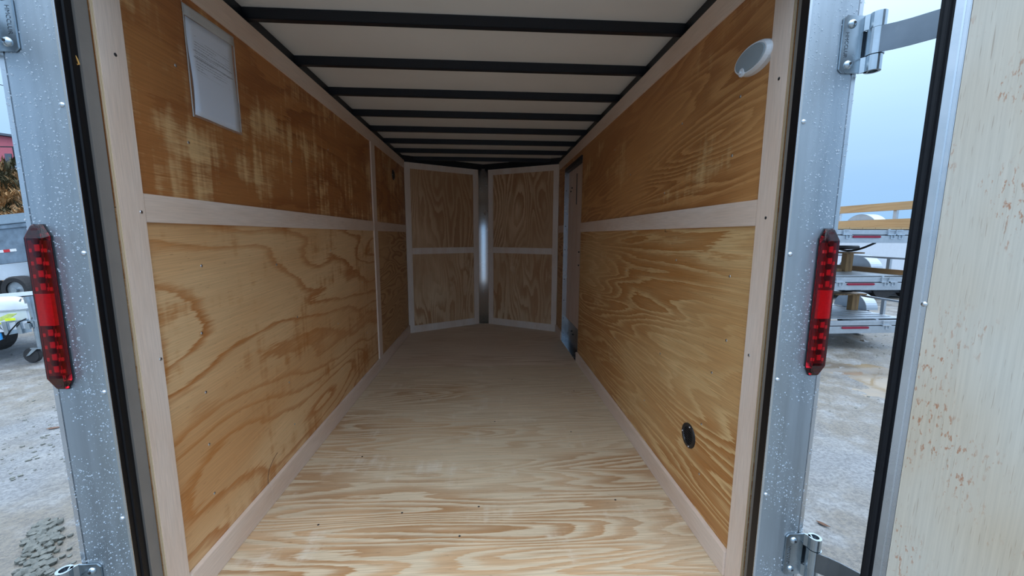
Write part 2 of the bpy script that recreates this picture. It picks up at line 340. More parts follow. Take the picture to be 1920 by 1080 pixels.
# floor
floor = struct('floor')
box('plywood_panel', 'ply_floor', floor, -WX, WX, -.055, 2.2785, -.018, 0, .0008)
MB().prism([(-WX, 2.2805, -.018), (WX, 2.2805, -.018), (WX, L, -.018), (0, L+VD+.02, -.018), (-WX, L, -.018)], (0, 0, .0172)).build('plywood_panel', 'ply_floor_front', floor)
MB().prism([(-.99, -.055, -.1), (.99, -.055, -.1), (.99, L, -.1), (0, L+VD+.1, -.1), (-.99, L, -.1)], (0, 0, .0815)).build('floor_frame', 'black_steel', floor)
scr = MB().dome((0, 0, 0), (0, 0, 1), .0052, .0018, 8, 2).mesh('screw', 'screw'); hole = MB().dome((0, 0, 0), (0, 0, 1), .0048, .001, 8, 2).mesh('screw', 'dark_screw')
for x, y in ((-.30, .47), (.02, .49), (.62, .50), (-.6, .9), (.1, 1.25), (.55, 1.1), (-.42, 1.6), (.25, 1.95), (.7, 1.7), (-.62, .42), (-.05, .33)):
    link('screw', hole, floor, (x, y, 0))
# ceiling
ceil = struct('ceiling')
MB().prism([(-.93, -.05, 2.03), (.93, -.05, 2.03), (.93, L, 2.03), (0, L+VD+.06, 2.03), (-.93, L, 2.03)], (0, 0, .012)).build('roof_panel', 'white_panel', ceil)
MB().prism([(-1., -.06, 2.045), (1., -.06, 2.045), (1., L, 2.045), (0, L+VD+.12, 2.045), (-1., L, 2.045)], (0, 0, .02)).build('roof_skin', 'alu', ceil)
bow = MB().box(-.89, .89, 0, .030, 1.988, 2.0295).mesh('roof_bow', 'black_steel', .002)
for k in range(8): link('roof_bow', bow, ceil, (0, .662+.41*k, 0))
box('header_beam', 'black_steel', ceil, -.95, .95, -.05, .0, 1.90, 2.029)
for s in (-1, 1):
    MB().box(min(s*.888, s*.93), max(s*.888, s*.93), 0, L, 1.93, 2.0299).build('side_rail', 'black_steel', ceil)
    MB().prism([(s*.895, L-.02, 1.96), (0, L+VD-.012, 1.96), (0, L+VD+.05, 1.96), (s*.93, L+.02, 1.96)], (0, 0, .0698)).build('nose_rail', 'black_steel', ceil)
# walls
def panel(par, mat, s, y0, y1, z0, z1): return MB().box(min(s*WX, s*.888), max(s*WX, s*.888), y0, y1, z0, z1).build('plywood_panel', mat, par, .0006)
def trim(par, name, mat, s, y0, y1, z0, z1, t=WT): return MB().box(min(s*WX, s*(WX-t)), max(s*WX, s*(WX-t)), y0, y1, z0, z1).build(name, mat, par, .0012)
RB0, RB1 = 1.185, 1.263
wl = struct('wall_left')
panel(wl, 'ply_left_low', -1, .03, 2.2785, 0, 1.2195); panel(wl, 'ply_left_top', -1, .03, 2.2785, 1.2205, 1.975)
panel(wl, 'ply_left_front', -1, 2.2805, L+.01, 0, 1.2195); panel(wl, 'ply_left_top', -1, 2.2805, L+.01, 1.2205, 1.975)
trim(wl, 'mid_rail', 'trim_y', -1, .1025, 2.229, RB0, RB1); trim(wl, 'mid_rail', 'trim_y', -1, 2.331, L, RB0, RB1)
trim(wl, 'top_rail', 'trim_y', -1, .1025, L, 1.89, H); trim(wl, 'seam_batten', 'trim_z', -1, 2.23, 2.33, .097, 1.889, .011)
def edge_strip(par, s):
    e = trim(par, 'edge_strip', 'trim_z', s, .0275, .1015, -.0, H, .010)
    box('plywood_edge', 'ply_edge', e, min(s*.8685, s*.8745), max(s*.8685, s*.8745), .0258, .0274, 0, H)
    return e
el = edge_strip(wl, -1)
box('outer_skin', 'alu', wl, -.985, -.935, -.05, L+.05, -.1, 2.045)
wr = struct('wall_right')
DY0, DY1, DZ1 = 2.372, 3.115, 1.832
panel(wr, 'ply_right_low', 1, .03, DY0, 0, 1.2195); panel(wr, 'ply_right_top', 1, .03, DY0, 1.2205, 1.975)
panel(wr, 'ply_left_front', 1, DY1+.012, L+.01, 0, 1.2195); panel(wr, 'ply_right_top', 1, DY1+.012, L+.01, 1.2205, 1.975)
panel(wr, 'ply_right_top', 1, DY0+.001, DY1+.011, DZ1+.012, 1.975)
trim(wr, 'mid_rail', 'trim_y', 1, .1025, DY0-.002, RB0, RB1); trim(wr, 'mid_rail', 'trim_y', 1, DY1+.014, L, RB0, RB1)
trim(wr, 'top_rail', 'trim_y', 1, .1025, L, 1.89, H); er = edge_strip(wr, 1)
box('outer_skin', 'alu', wr, .935, .985, -.05, L+.05, -.1, 2.045)
# V nose
def nose_wall(name, s):
    w = struct(name); a = Vector((s*WX, L, 0)); b = Vector((0, L+VD, 0)); d = (b-a).normalized(); n = Vector((-s*abs(d.y), -abs(d.x), 0)); ln = (b-a).length
    def slab(nm, mat, t0, t1, z0, z1, f0, f1, bev=.001):
        p = [a+d*t0+n*f1, a+d*t1+n*f1, a+d*t1+n*f0, a+d*t0+n*f0]
        return MB().prism([(q.x, q.y, z0) for q in p], (0, 0, z1-z0)).build(nm, mat, w, bev)
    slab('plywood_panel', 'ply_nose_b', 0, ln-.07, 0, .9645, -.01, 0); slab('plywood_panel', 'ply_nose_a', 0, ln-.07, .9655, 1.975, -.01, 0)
    slab('outer_skin', 'alu', -.12, ln+.06, -.1, 2.045, -.09, -.05, 0)
    slab('corner_strip', 'trim_x_lit', .002, .068, 0, H, 0, WT); slab('nose_strip', 'trim_x_lit', ln-.146, ln-.078, 0, H, 0, WT)
    slab('top_rail', 'trim_x_lit', .069, ln-.147, 1.893, H, 0, WT); slab('bottom_rail', 'trim_x_lit', .069, ln-.147, 0, .085, 0, WT); slab('mid_rail', 'trim_x_lit', .069, ln-.147, .93, 1.003, 0, WT)
    return w
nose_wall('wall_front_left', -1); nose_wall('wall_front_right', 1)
# polished nose post: a rounded vertical trough between the two nose walls
rows = []
for i in range(13):
    t = i/12; x = -.084+.168*t; y = L+VD-.036+.013*math.sin(math.pi*t)
    rows.append([(x, y, 0.0), (x, y, .6), (x, y, 1.2), (x, y, H)])
MB().sheet(rows, .002, (0, 1, 0)).build('trim_1', 'nose', None, smooth=True, kind='structure')
# baseboards
for s, nm, zt in ((-1, 'baseboard_left', .098), (1, 'baseboard_right', .092)):
    bb = struct(nm); y1 = L if s < 0 else DY0-.002; ys = [.1025, .545, y1] if s < 0 else [.1025, y1]
    for y0, y1_ in zip(ys, ys[1:]): MB().box(min(s*.861, s*.8775), max(s*.861, s*.8775), y0+.0006, y1_-.0006, .0004, zt).build('trim_board', 'trim_y', bb, .0012)
bbf = struct('baseboard_front'); box('trim_board', 'trim_y', bbf, .861, .8775, DY1+.014, L-.002, .0004, .092, .0012)
# wall screws
def wscrews(par, s, me, pts, x=WX):
    for y, z in pts: link('screw', me, par, (s*x, y, z), (0, -s*math.pi/2, 0))
wscrews(el, -1, hole, [(.07, 1.60)], WX-.010); wscrews(el, -1, scr, [(.088, 1.212), (.092, .80)], WX-.010)
wscrews(er, 1, hole, [(.058, 1.585), (.06, 1.207)], WX-.010); wscrews(er, 1, scr, [(.078, .79)], WX-.010)
SP = [(.30, 1.05), (.27, .83), (.26, .63), (.25, .45), (.25, .27), (.75, 1.02), (.78, .46), (.80, .24), (.9, .75), (1.35, 1.06), (1.4, .6), (1.42, .3), (1.9, .8), (1.95, .4)]
wscrews(wl, -1, scr, SP+[(.30, 1.44), (.28, 1.66), (.95, 1.5), (1.4, 1.65), (1.75, 1.36)])
wscrews(wr, 1, scr, [(.22, 1.02), (.28, .66), (.31, .24), (.32, .44), (.21, .8), (.6, 1.05), (.7, .6), (.85, .3), (1.2, .95), (1.35, .5), (.26, 1.42), (.24, 1.6), (.62, 1.62), (.75, 1.35), (1.2, 1.5), (1.5, 1.7)])
pm = MB().box(-.0012, 0, -.012, .012, -.0008, .0008).box(-.0012, 0, .0105, .012, -.0008, .014).mesh('pencil_mark', 'letter'); link('pencil_mark', pm, wr, (WX, .71, 1.172))
# side door on the right wall (luan skin, kick plate, aluminium jamb)
d2 = struct('door_2')
box('door_panel', 'luan', d2, .915, .930, DY0-.03, DY1, .262, DZ1+.01); box('kick_plate', 'zinc_dark', d2, .9125, .930, DY0-.03, DY1, .002, .2615)
jf = MB().box(.870, .931, DY1-.002, DY1+.0115, -.012, DZ1).build('far_jamb', 'alu_bright', d2, .001)
for z in (.08, .25, .45, .68, 1.0, 1.25, 1.62): link('screw', hole, jf, (.888, DY1-.002, z), (math.pi/2, 0, 0))
box('near_jamb', 'alu', d2, .879, .931, DY0+.0005, DY0+.011, -.012, DZ1); box('head_jamb', 'black_steel', d2, .870, .931, DY0+.012, DY1-.003, DZ1-.028, DZ1+.011)
box('threshold', 'zinc_dark', d2, .866, .931, DY0+.012, DY1-.003, -.012, .0015, .0006)
box('threshold_lip', 'alu_bright', d2, .862, .8659, DY0, DY1, .0005, .006)
sl = box('door_stay', 'zinc_dark', d2, .909, .9145, 2.72, 2.735, 1.45, 1.74); link('screw', hole, sl, (.909, 2.727, 1.50), (0, -math.pi/2, 0))
for y, z in ((2.56, 1.0), (2.56, .875), (2.93, 1.63), (2.98, 1.60), (2.80, .18), (2.74, .16)):
    MB().cyl((.9145, y, z), (.905, y, z), .007, n=10).box(.905, .909, y-.016, y+.004, z-.003, z+.003).build('latch_bolt', 'dark_screw', d2)

# ------------------------------------------------------------------ rear frame posts (the two uprights of the door opening)
drop_me = [MB().dome((0, 0, 0), (0, -1, 0), 1, .55, 7, 3)]
def droplets(name, par, n, x0, x1, z0, z1, y, rnd):
    bm = bmesh.new()
    for _ in range(n):
        r = .0006+.0019*rnd.random()**4; x = rnd.uniform(x0, x1); z = rnd.uniform(z0, z1)
        if noise.noise(Vector((x*9, z*5, 3))) < -.28+.3*rnd.random(): continue
        k = 6; ring = []
        for j, (rr, hh) in enumerate(((1, 0), (.75, .45))): ring.append([bm.verts.new((x+r*rr*math.cos(t), y-r*hh, z+r*rr*1.1*math.sin(t))) for t in (2*math.pi*i/k for i in range(k))])
        top = bm.verts.new((x, y-r*.62, z))
        for i in range(k):
            bm.faces.new((ring[0][i], ring[0][(i+1) % k], ring[1][(i+1) % k], ring[1][i])); bm.faces.new((ring[1][i], ring[1][(i+1) % k], top))
    bmesh.ops.recalc_face_normals(bm, faces=bm.faces); me = bpy.data.meshes.new(name); bm.to_mesh(me); bm.free(); me.materials.append(M['water'])
    for p in me.polygons: p.use_smooth = True
    link(name, me, par, kind='stuff')
def post(name, s, xi, xo, xc):
    """xi inner edge, xo seam with the corner cap, xc outer edge"""
    w = struct(name); B = lambda nm, mat, a, b, y0, y1, z0=-.1, z1=2.045, bev=0., par=w: MB().box(min(s*a, s*b), max(s*a, s*b), y0, y1, z0, z1).build(nm, mat, par, bev)
    face = B('face_cover', 'alu', xi+.004, xo-.0008, REAR, REAR+.004)
    B('face_lip', 'alu_bright', xi-.003, xi+.0035, REAR-.0015, REAR+.0012, bev=.0006)
    B('corner_cap', 'alu_cap', xo+.0008, xc, REAR+.001, REAR+.03, bev=.003)
    rs = MB().dome((0, 0, 0), (0, -1, 0), .0062, .0045, 12, 4).mesh('rivet', 'alu_bright', smooth=True)
    for z in (1.439, 1.108, .765, .422, .08, 1.77): link('rivet', rs, face, (s*(xi+.012), REAR, z))
    droplets('water_drops', face, 4200, min(s*(xi+.006), s*(xo-.002)), max(s*(xi+.006), s*(xo-.002)), .1, 1.9, REAR, random.Random(3+s))
    droplets('cap_drops', face, 500, min(s*(xo+.001), s*xc), max(s*(xo+.001), s*xc), .1, 1.9, REAR+.001, random.Random(13+s))
    return w, B
pl, B = post('trim_2', -1, .872, .9865, 1.004)
B('steel_jamb', 'jamb', .8795, .93, -.0065, .0255); MB().prism([(-.8705, -.0585, -.1), (-.884, -.008, -.1), (-.8868, -.008, -.1), (-.91, -.0485, -.1), (-.91, -.0555, -.1), (-.88, -.0555, -.1)], (0, 0, 2.1)).build('rubber_seal', 'rubber', pl)
MB().tube([(-.8775, -.036, z*.05-.09) for z in range(42)], .005, 8).build('seal_bulb', 'rubber', pl)
zt = MB().tube([(-.8835, -.0165, 1.562), (-.8815, -.0135, 1.552), (-.8810, -.012, 1.5435), (-.8815, -.0165, 1.5415)], .0017, 6).build('cable_tie', 'orange', pl)
pr, B = post('trim_3', 1, .844, .966, .983)
B('steel_jamb', 'jamb', .8795, .93, -.0065, .0255); MB().prism([(.8425, -.0585, -.1), (.853, -.019, -.1), (.8868, -.019, -.1), (.8868, -.0555, -.1)], (0, 0, 2.1)).build('rubber_seal', 'rubber', pr)
for z0, z1, mt in ((1.672, 1.70, 'tape_red'), (1.635, 1.671, 'tape_white'), (1.595, 1.624, 'tape_white')):
    B('warning_sticker', mt, .8745, .8865, -.0185, -.0183, z0, z1)
hd = struct('trim_4'); box('header_cover', 'alu', hd, -.838, .838, REAR, REAR+.012, 1.875, 2.07); box('sill_cover', 'alu', hd, -.838, .838, REAR, REAR+.004, -.13, -.02)
box('header_seal', 'rubber', hd, -.84, .84, -.0475, -.02, 1.88, 1.905)

# ------------------------------------------------------------------ barn doors
def barn_door(name, s, ang, px):
    """hinge pin at (s*px, -.078); local x runs away from the hinge, local -y is the inside of the door once open"""
    e = empty(name, (s*px, -.078, 0), (0, 0, 0), kind='structure')
    e.rotation_euler = (0, 0, -R(ang)) if s > 0 else (0, 0, -R(180-ang))
    q = -1 if s > 0 else 1                     # side of the inner face
    def D(nm, mat, x0, x1, y0, y1, z0, z1, bev=0., **k): return MB().box(x0, x1, min(q*y0, q*y1), max(q*y0, q*y1), z0, z1).build(nm, mat, e, bev, **k)
    zb, zt_, w = -.02, 1.90, .93
    D('outer_skin', 'alu', .118, w, .002, .008, zb, zt_); D('door_core', 'jamb', .119, w-.004, .0085, .030, zb+.002, zt_-.002)
    D('plywood_panel', 'door_ply', .1585, w-.045, .0305, .0385, zb+.043, zt_-.043)
    D('frame_member', 'alu_cap', .1345, .158, .0305, .041, zb, zt_, .0015); D('frame_member', 'alu_cap', w-.044, w-.021, .0305, .041, zb, zt_, .0015)
    D('frame_member', 'alu_cap', .1585, w-.045, .0305, .041, zb, zb+.042, .0015); D('frame_member', 'alu_cap', .1585, w-.045, .0305, .041, zt_-.042, zt_, .0015)
    D('frame_ridge', 'alu_bright', .1475, .1505, .0411, .0425, zb, zt_)
    sl = D('rubber_seal', 'rubber', .1125, .134, .0305, .043, zb, zt_, .004)
    MB().tube([(.123, q*.0455, zb+.02+i*.0925) for i in range(21)], .006, 8).build('seal_bulb', 'rubber', sl)
    rv = MB().dome((0, 0, 0), (0, q, 0), .006, .004, 12, 4).mesh('rivet', 'alu_bright', smooth=True)
    for z in (.29, 1.005, 1.70): link('rivet', rv, e, (.1545, q*.041, z))
    return e
ANG = 61.0     # direction of the open leaf below the +x axis
door1 = barn_door('door_1', 1, ANG, 1.003)
door3 = barn_door('door_3', -1, ANG, 1.025)

def strap_hinge(s, px, zc, label):
    t = thing('strap_hinge', label, 'hinge', (s*px, -.078, zc), group='strap hinges of the rear doors')
    # leaf: local coordinates, pin at origin; leaf reaches towards the opening (-s)
    f = REAR+.078; xs = -s
    pts = [(.070, -.062), (.064, -.066), (.022, -.066), (.022, -.031), (.0005, -.031), (.022, -.0305), (.022, .0305), (.022, .066), (.064, .066), (.070, .060)]
    lf = MB().prism([(xs*a, f-.0006, z) for a, z in [(.074, -.058), (.066, -.066), (.0205, -.066), (.0205, .066), (.066, .066), (.074, .058)]], (0, -.004, 0)).build('leaf', 'zinc', t, .001)
    for z0, z1 in ((.031, .066), (-.066, -.031)):
        MB().prism([(xs*.0210, f-.0006, z0), (xs*.0210, f-.0046, z0), (xs*.010, f-.022, z0), (xs*.004, f-.010, z0)], (0, 0, z1-z0)).build('leaf_ear', 'zinc', lf)
        b = MB()
        n = 20; ro, ri = .0165, .0105
        prof = [(ro*math.cos(2*math.pi*i/n), ro*math.sin(2*math.pi*i/n)) for i in range(n)]; inn = [(ri*math.cos(2*math.pi*i/n), ri*math.sin(2*math.pi*i/n)) for i in range(n)]
        V = [[b.bm.verts.new((x, y, z)) for x, y in pr] for pr, z in ((prof, z0), (prof, z1), (inn, z1), (inn, z0))]
        for k in range(4):
            A, C = V[k], V[(k+1) % 4]
            for i in range(n): b.bm.faces.new((A[i], A[(i+1) % n], C[(i+1) % n], C[i]))
        b.build('knuckle', 'zinc', lf, smooth=False)
    MB().cyl((0, 0, -.060), (0, 0, .050), .0100, n=16).build('pin', 'zinc_dark', t)
    MB().cyl((0, 0, -.0295), (0, 0, .0295), .0185, n=24).build('strap_knuckle', 'zinc', t)
    MB().box(min(xs*.003, xs*.0192), max(xs*.003, xs*.0192), f-.004, f+.006, -.0305, .0305).build('strap_tail', 'zinc_dark', t)
    bo = MB().dome((0, 0, 0), (0, -1, 0), .0105, .007, 16, 5).mesh('bolt', 'zinc', smooth=True)
    for z in (-.047, .046):
        o = link('bolt', bo, t, (xs*.052, f-.0045, z)); MB().cyl((.0005, -.0035, .001), (.0005, -.0074, .001), .0034, n=6).build('socket', 'dark_screw', o)
    st = text_mesh('HMCCLUR', .0125, 'zinc_dark', .0004); link('stamped_letters', st, t, (xs*.062, f-.0047, -.002), (math.pi/2, R(90), 0))
    # strap runs along the open leaf, on its outer face
    a = R(ANG); d = Vector((s*math.cos(a), -math.sin(a), 0)); n = Vector((-s*math.sin(a), -math.cos(a), 0))
    rows = []
    for k, off in ((.004, .0155), (.014, .0152), (.024, .011), (.036, .006), (.06, .0005), (.1, -.003), (.18, -.0035), (.34, -.0035)):
        c = d*k+n*(off-.001); rows.append([(c.x, c.y, z) for z in (-.0295, -.024, -.010, .010, .024, .0295)])
    MB().sheet(rows, .003, tuple(-n)).build('strap', 'zinc_dark', t)
    return t
strap_hinge(1, 1.003, 1.620, 'upper zinc strap hinge on the right frame post, its strap seen against the sky')
strap_hinge(1, 1.003, .230, 'lower zinc strap hinge near the foot of the right frame post above wet gravel')
strap_hinge(-1, 1.025, 1.612, 'upper zinc hinge on the left frame post, high above its red tail light')
strap_hinge(-1, 1.025, .232, 'lower zinc hinge with open barrel at the foot of the left frame post')

# ------------------------------------------------------------------ tail lights
def tail_light(x, label):
    t = thing('tail_light', label, 'tail light', (x, REAR, .976), group='red tail lights on the frame posts')
    w, h, c = .0242, .199, .026
    out = [(-w, -h+c), (-w*.5, -h), (w*.5, -h), (w, -h+c), (w, h-c), (w*.5, h), (-w*.5, h), (-w, h-c)]
    MB().prism([(a*1.01, -.0002, z*1.001) for a, z in out], (0, -.0035, 0)).build('backing_plate', 'black_plastic', t)
    # lens: tapered block, ends slope back towards the screws
    b = MB(); A = [b.bm.verts.new((a, -.0039, z)) for a, z in out]
    Bv = [b.bm.verts.new((a*.80, -.0105 if abs(z) > h-.01 else -.019, z*.985 if abs(z) > h-.01 else z*.965)) for a, z in out]
    for i in range(8): b.bm.faces.new((A[i], A[(i+1) % 8], Bv[(i+1) % 8], Bv[i]))
    b.bm.faces.new([Bv[i] for i in (0, 1, 2, 3)]); b.bm.faces.new([Bv[i] for i in (0, 3, 4, 7)]); b.bm.faces.new([Bv[i] for i in (4, 5, 6, 7)]); b.bm.faces.new(A[::-1])
    b.build('lens', 'lens_red', t, .0012)
    ref = MB().box(-.0182, .0182, -.0085, -.0041, -.162, .162).build('reflector_base', 'lamp_in', t)
    MB().box(-.0165, .0165, -.0155, -.0088, -.038, .038).build('centre_reflex', 'lamp_bright', ref)
    led = MB().box(-.0055, .0055, -.0125, -.0088, -.008, .008).mesh('emitter', 'lamp_led', .001); well = MB().cyl((0, -.0088, 0), (0, -.0130, 0), .0085, .007, n=14).mesh('emitter_well', 'lamp_dark')
    sm = MB().box(-.0032, .0032, -.0115, -.0088, -.0045, .0045).mesh('emitter', 'lamp_led', .0008)
    for sg in (-1, 1):
        for k in range(4):
            z = sg*(.055+.030*k); link('emitter', led, ref, (.002, 0, z)); link('emitter_well', well, ref, (.0, 0, z+.0150)); link('emitter', sm, ref, (-.0130, 0, z-.006)); link('emitter', sm, ref, (.0130, 0, z-.006))
    for sg in (-1, 1): MB().cyl((.0, -.0060, sg*.183), (0, -.0138, sg*.183), .0078, n=16).build('screw_recess', 'lamp_dark', t)
    return t
tail_light(-.971, 'long red tail light with eight emitter wells on the left frame post')
tail_light(.9525, 'long red tail light on the right frame post beside the stacked trailers')

# ------------------------------------------------------------------ things on the walls
# interior lamp (oval)
t = thing('wall_lamp', 'white oval lamp with small switch high on the right plywood wall', 'lamp', (WX, .172, 1.685))
def oval(b, a, c, x0, x1, a1, c1, n=40):
    A = [b.bm.verts.new((x0, a*math.cos(2*math.pi*i/n), c*math.sin(2*math.pi*i/n))) for i in range(n)]; Bq = [b.bm.verts.new((x1, a1*math.cos(2*math.pi*i/n), c1*math.sin(2*math.pi*i/n))) for i in range(n)]
    for i in range(n): b.bm.faces.new((A[i], A[(i+1) % n], Bq[(i+1) % n], Bq[i]))
    return A, Bq
b = MB(); A, B1 = oval(b, .080, .043, 0, -.014, .079, .042); A2, B2 = oval(b, .079, .042, -.014, -.024, .072, .037); b.bm.faces.new(A); b.bm.faces.new(B2)
bmesh.ops.remove_doubles(b.bm, verts=b.bm.verts, dist=1e-5); b.build('housing', 'white_plastic', t, smooth=False)
b = MB(); A, B1 = oval(b, .068, .034, -.0238, -.027, .064, .031); b.bm.faces.new(B1); b.build('lens', 'lens_white', t)
MB().cyl((-.0236, .030, -.029), (-.0285, .030, -.029), .013, .012, n=18).build('switch_boss', 'white_plastic', t)
MB().box(-.034, -.0286, .026, .033, -.033, -.026).build('switch', 'white_plastic', t, .001)
# round vents
def vent(s, y, z, r, label):
    t = thing('round_vent', label, 'vent', (s*WX, y, z), (0, 0, math.pi if s > 0 else 0), group='black round wall vents')
    n = 32; b = MB()
    for (ra, xa), (rb, xb) in (((r, .0), (r*.98, .005)), ((r*.98, .005), (r*.72, .006)), ((r*.72, .006), (r*.68, .002))): oval(b, ra, ra, xa, xb, rb, rb, n)
    bmesh.ops.remove_doubles(b.bm, verts=b.bm.verts, dist=1e-5); b.build('rim', 'black_plastic', t)
    b = MB(); b.cyl((.0005, 0, 0), (.0018, 0, 0), r*.69, n=32); b.build('mesh_screen', 'rubber', t)
    for k in range(-3, 4):
        hh = math.sqrt(max(0, (r*.68)**2-(k*r*.18)**2)); MB().box(.0019, .004, -hh, hh, k*r*.18-.0012, k*r*.18+.0012).build('louver_slat', 'black_plastic', t)
    MB().box(.0041, .0052, -.001, .001, -r*.66, r*.66).build('rib', 'black_plastic', t)
    sc = MB().dome((0, 0, 0), (1, 0, 0), .0042, .003, 10, 3).mesh('screw', 'alu_bright')
    for a in (75, 180, 285): link('screw', sc, t, (.0055, r*.85*math.cos(R(a)), r*.85*math.sin(R(a))))
    return t
vent(1, .402, .349, .050, 'black round vent with three bright screws low on the right wall')
vent(-1, 2.985, 1.742, .050, 'small dark round vent high on the left wall beside the nose')
# document sleeve stapled to the left wall
t = thing('document_sleeve', 'clear plastic sleeve holding a printed white page stapled to the left wall', 'document', (-WX, .447, 1.527))
def wav(y0, y1, z0, z1, x, nz=14, ny=8, amp=.003, sk=0.0):
    rows = []
    for i in range(nz+1):
        z = z0+(z1-z0)*i/nz; rows.append([(x+.002+amp*(1-i/nz)*(1+math.sin(j*.9+i*.35))*.5, y0+(y1-y0)*j/ny+.004*math.sin(i*.4)+sk*(i/nz), z+.013*(j/ny)*(i/nz)) for j in range(ny+1)])
    return rows
MB().sheet(wav(-.112, .110, .008, .301, .0015, sk=.002), .0004, (1, 0, 0)).build('printed_page', 'paper', t, smooth=True)
MB().sheet(wav(-.119, .121, 0, .300, .0026, sk=.002), .0003, (1, 0, 0)).build('plastic_sleeve', 'sleeve', t, smooth=True)
MB().sheet([[(.0046+.0006*math.sin(j+i), -.1165+.241*j/8, .302+.034*i/4+.013*j/8) for j in range(9)] for i in range(5)], .0003, (1, 0, 0)).build('sleeve_flap', 'sleeve_flap', t, smooth=True)
MB().box(.0022, .0046, -.1195, -.1165, .0, .335).build('sleeve_seam', 'sleeve_flap', t); MB().box(.0022, .0046, .122, .125, .013, .335).build('sleeve_seam', 'sleeve_flap', t)
MB().tube([(.004, -.119, .328), (.003, -.121, .34), (.002, -.124, .355), (.001, -.122, .37)], .0016, 6).build('torn_corner', 'sleeve', t)
for y, z in ((-.10, .322), (.108, .330)): MB().box(.0032, .005, y-.006, y+.006, z-.0006, z+.0006).build('staple', 'screw', t)
# loose wire end by the left baseboard
w = MB().tube([(-.8765, .548, .086), (-.8765, .55, .125), (-.8765, .565, .155), (-.8765, .60, .178), (-.8765, .635, .19)], .0009, 6).build('loose_wire', 'leaf')
w['label'] = 'thin brown wire curling up from the joint of the left baseboard'; w['category'] = 'wire'

# ------------------------------------------------------------------ outside: ground
GZ = -.5
def gh(x, y):
    p = Vector((x, y, 0)); return .030*noise.noise(p*.55+Vector((3, 1, 0)))+.020*noise.noise(p*1.7)+.007*noise.noise(p*6)+.004*noise.noise(p*17)
def grid(x0, x1, y0, y1, nx, ny, f):
    V = [(x0+(x1-x0)*i/nx, y0+(y1-y0)*j/ny) for j in range(ny+1) for i in range(nx+1)]; V = [(x, y, GZ+f(x, y)) for x, y in V]
    F = [(j*(nx+1)+i, j*(nx+1)+i+1, (j+1)*(nx+1)+i+1, (j+1)*(nx+1)+i) for j in range(ny) for i in range(nx)]
    me = bpy.data.meshes.new('ground'); me.from_pydata(V, [], F); me.materials.append(M['ground'])
    for p in me.polygons: p.use_smooth = True
    return me
gr = struct('ground')
link('gravel_surface', grid(-9, -1.0, -1.5, 8, 200, 230, gh), gr); link('gravel_surface', grid(1.0, 8, -1.5, 8, 180, 230, gh), gr)
link('gravel_surface', grid(-1.0, 1.0, -1.5, 8, 40, 230, gh), gr); link('gravel_surface', grid(-1.0, 1.0, -30, -1.5, 8, 60, gh), gr); link('gravel_surface', grid(-60, 60, 8, 100, 60, 40, lambda x, y: -.005), gr)
link('gravel_surface', grid(-60, -9, -30, 8, 30, 30, lambda x, y: -.005), gr); link('gravel_surface', grid(8, 60, -30, 8, 30, 30, lambda x, y: -.005), gr)
link('gravel_surface', grid(-9, -1, -30, -1.5, 16, 30, gh), gr); link('gravel_surface', grid(1, 8, -30, -1.5, 16, 30, gh), gr)
def waterplane(x0, x1, y0, y1):
    MB().box(x0, x1, y0, y1, GZ-.06, GZ-.0115).build('puddle_water', 'puddle', gr)
waterplane(-9, 8, -1.5, 8)
def rock(seed, r):
    bm = bmesh.new(); bmesh.ops.create_icosphere(bm, subdivisions=1, radius=r); rn = random.Random(seed)
    for v in bm.verts: v.co = Vector((v.co.x*(1.0), v.co.y*.8, v.co.z*.85))*(.75+.5*rn.random())
    me = bpy.data.meshes.new('stone'); bm.to_mesh(me); bm.free(); me.materials.append(M['stone']); return me
rocks = [rock(i, .019) for i in range(6)]; rn = random.Random(5)
for k in range(150):
    u, v = rn.random(), rn.gauss(0, .5); p = Vector((-2.50, 1.15, 0)).lerp(Vector((-2.12, .76, 0)), u); wd = .02+.062*math.sin(math.pi*min(1, .15+.85*u)*.75); q = p+Vector((.70, .72, 0))*v*wd
    sc = .6+.9*rn.random(); link('stone', rocks[k % 6], gr, (q.x, q.y, GZ+gh(q.x, q.y)+.006), (0, 0, rn.random()*6), (sc, sc, sc))
bm = bmesh.new()
for k in range(3600):
    if rn.random() < .6: x, y = (rn.uniform(-4.2, -1.5), rn.uniform(.2, 3)) if rn.random() < .6 else (rn.uniform(-7, -1.2), rn.uniform(.1, 5))
    else: x, y = rn.uniform(1.2, 7), rn.uniform(.1, 5)
    if noise.noise(Vector((x*1.3, y*1.3, 9))) < -.05: continue
    r = .004+.013*rn.random()**2; m = Matrix.Translation((x, y, GZ+gh(x, y)+r*.15)) @ Matrix.Rotation(rn.random()*6, 4, 'Z') @ Matrix.Diagonal((r, r*.8, r*.5, 1)); bmesh.ops.create_icosphere(bm, subdivisions=1, radius=1, matrix=m)
me = bpy.data.meshes.new('loose_pebbles'); bm.to_mesh(me); bm.free(); me.materials.append(M['stone']); link('loose_pebbles', me, gr, kind='stuff')
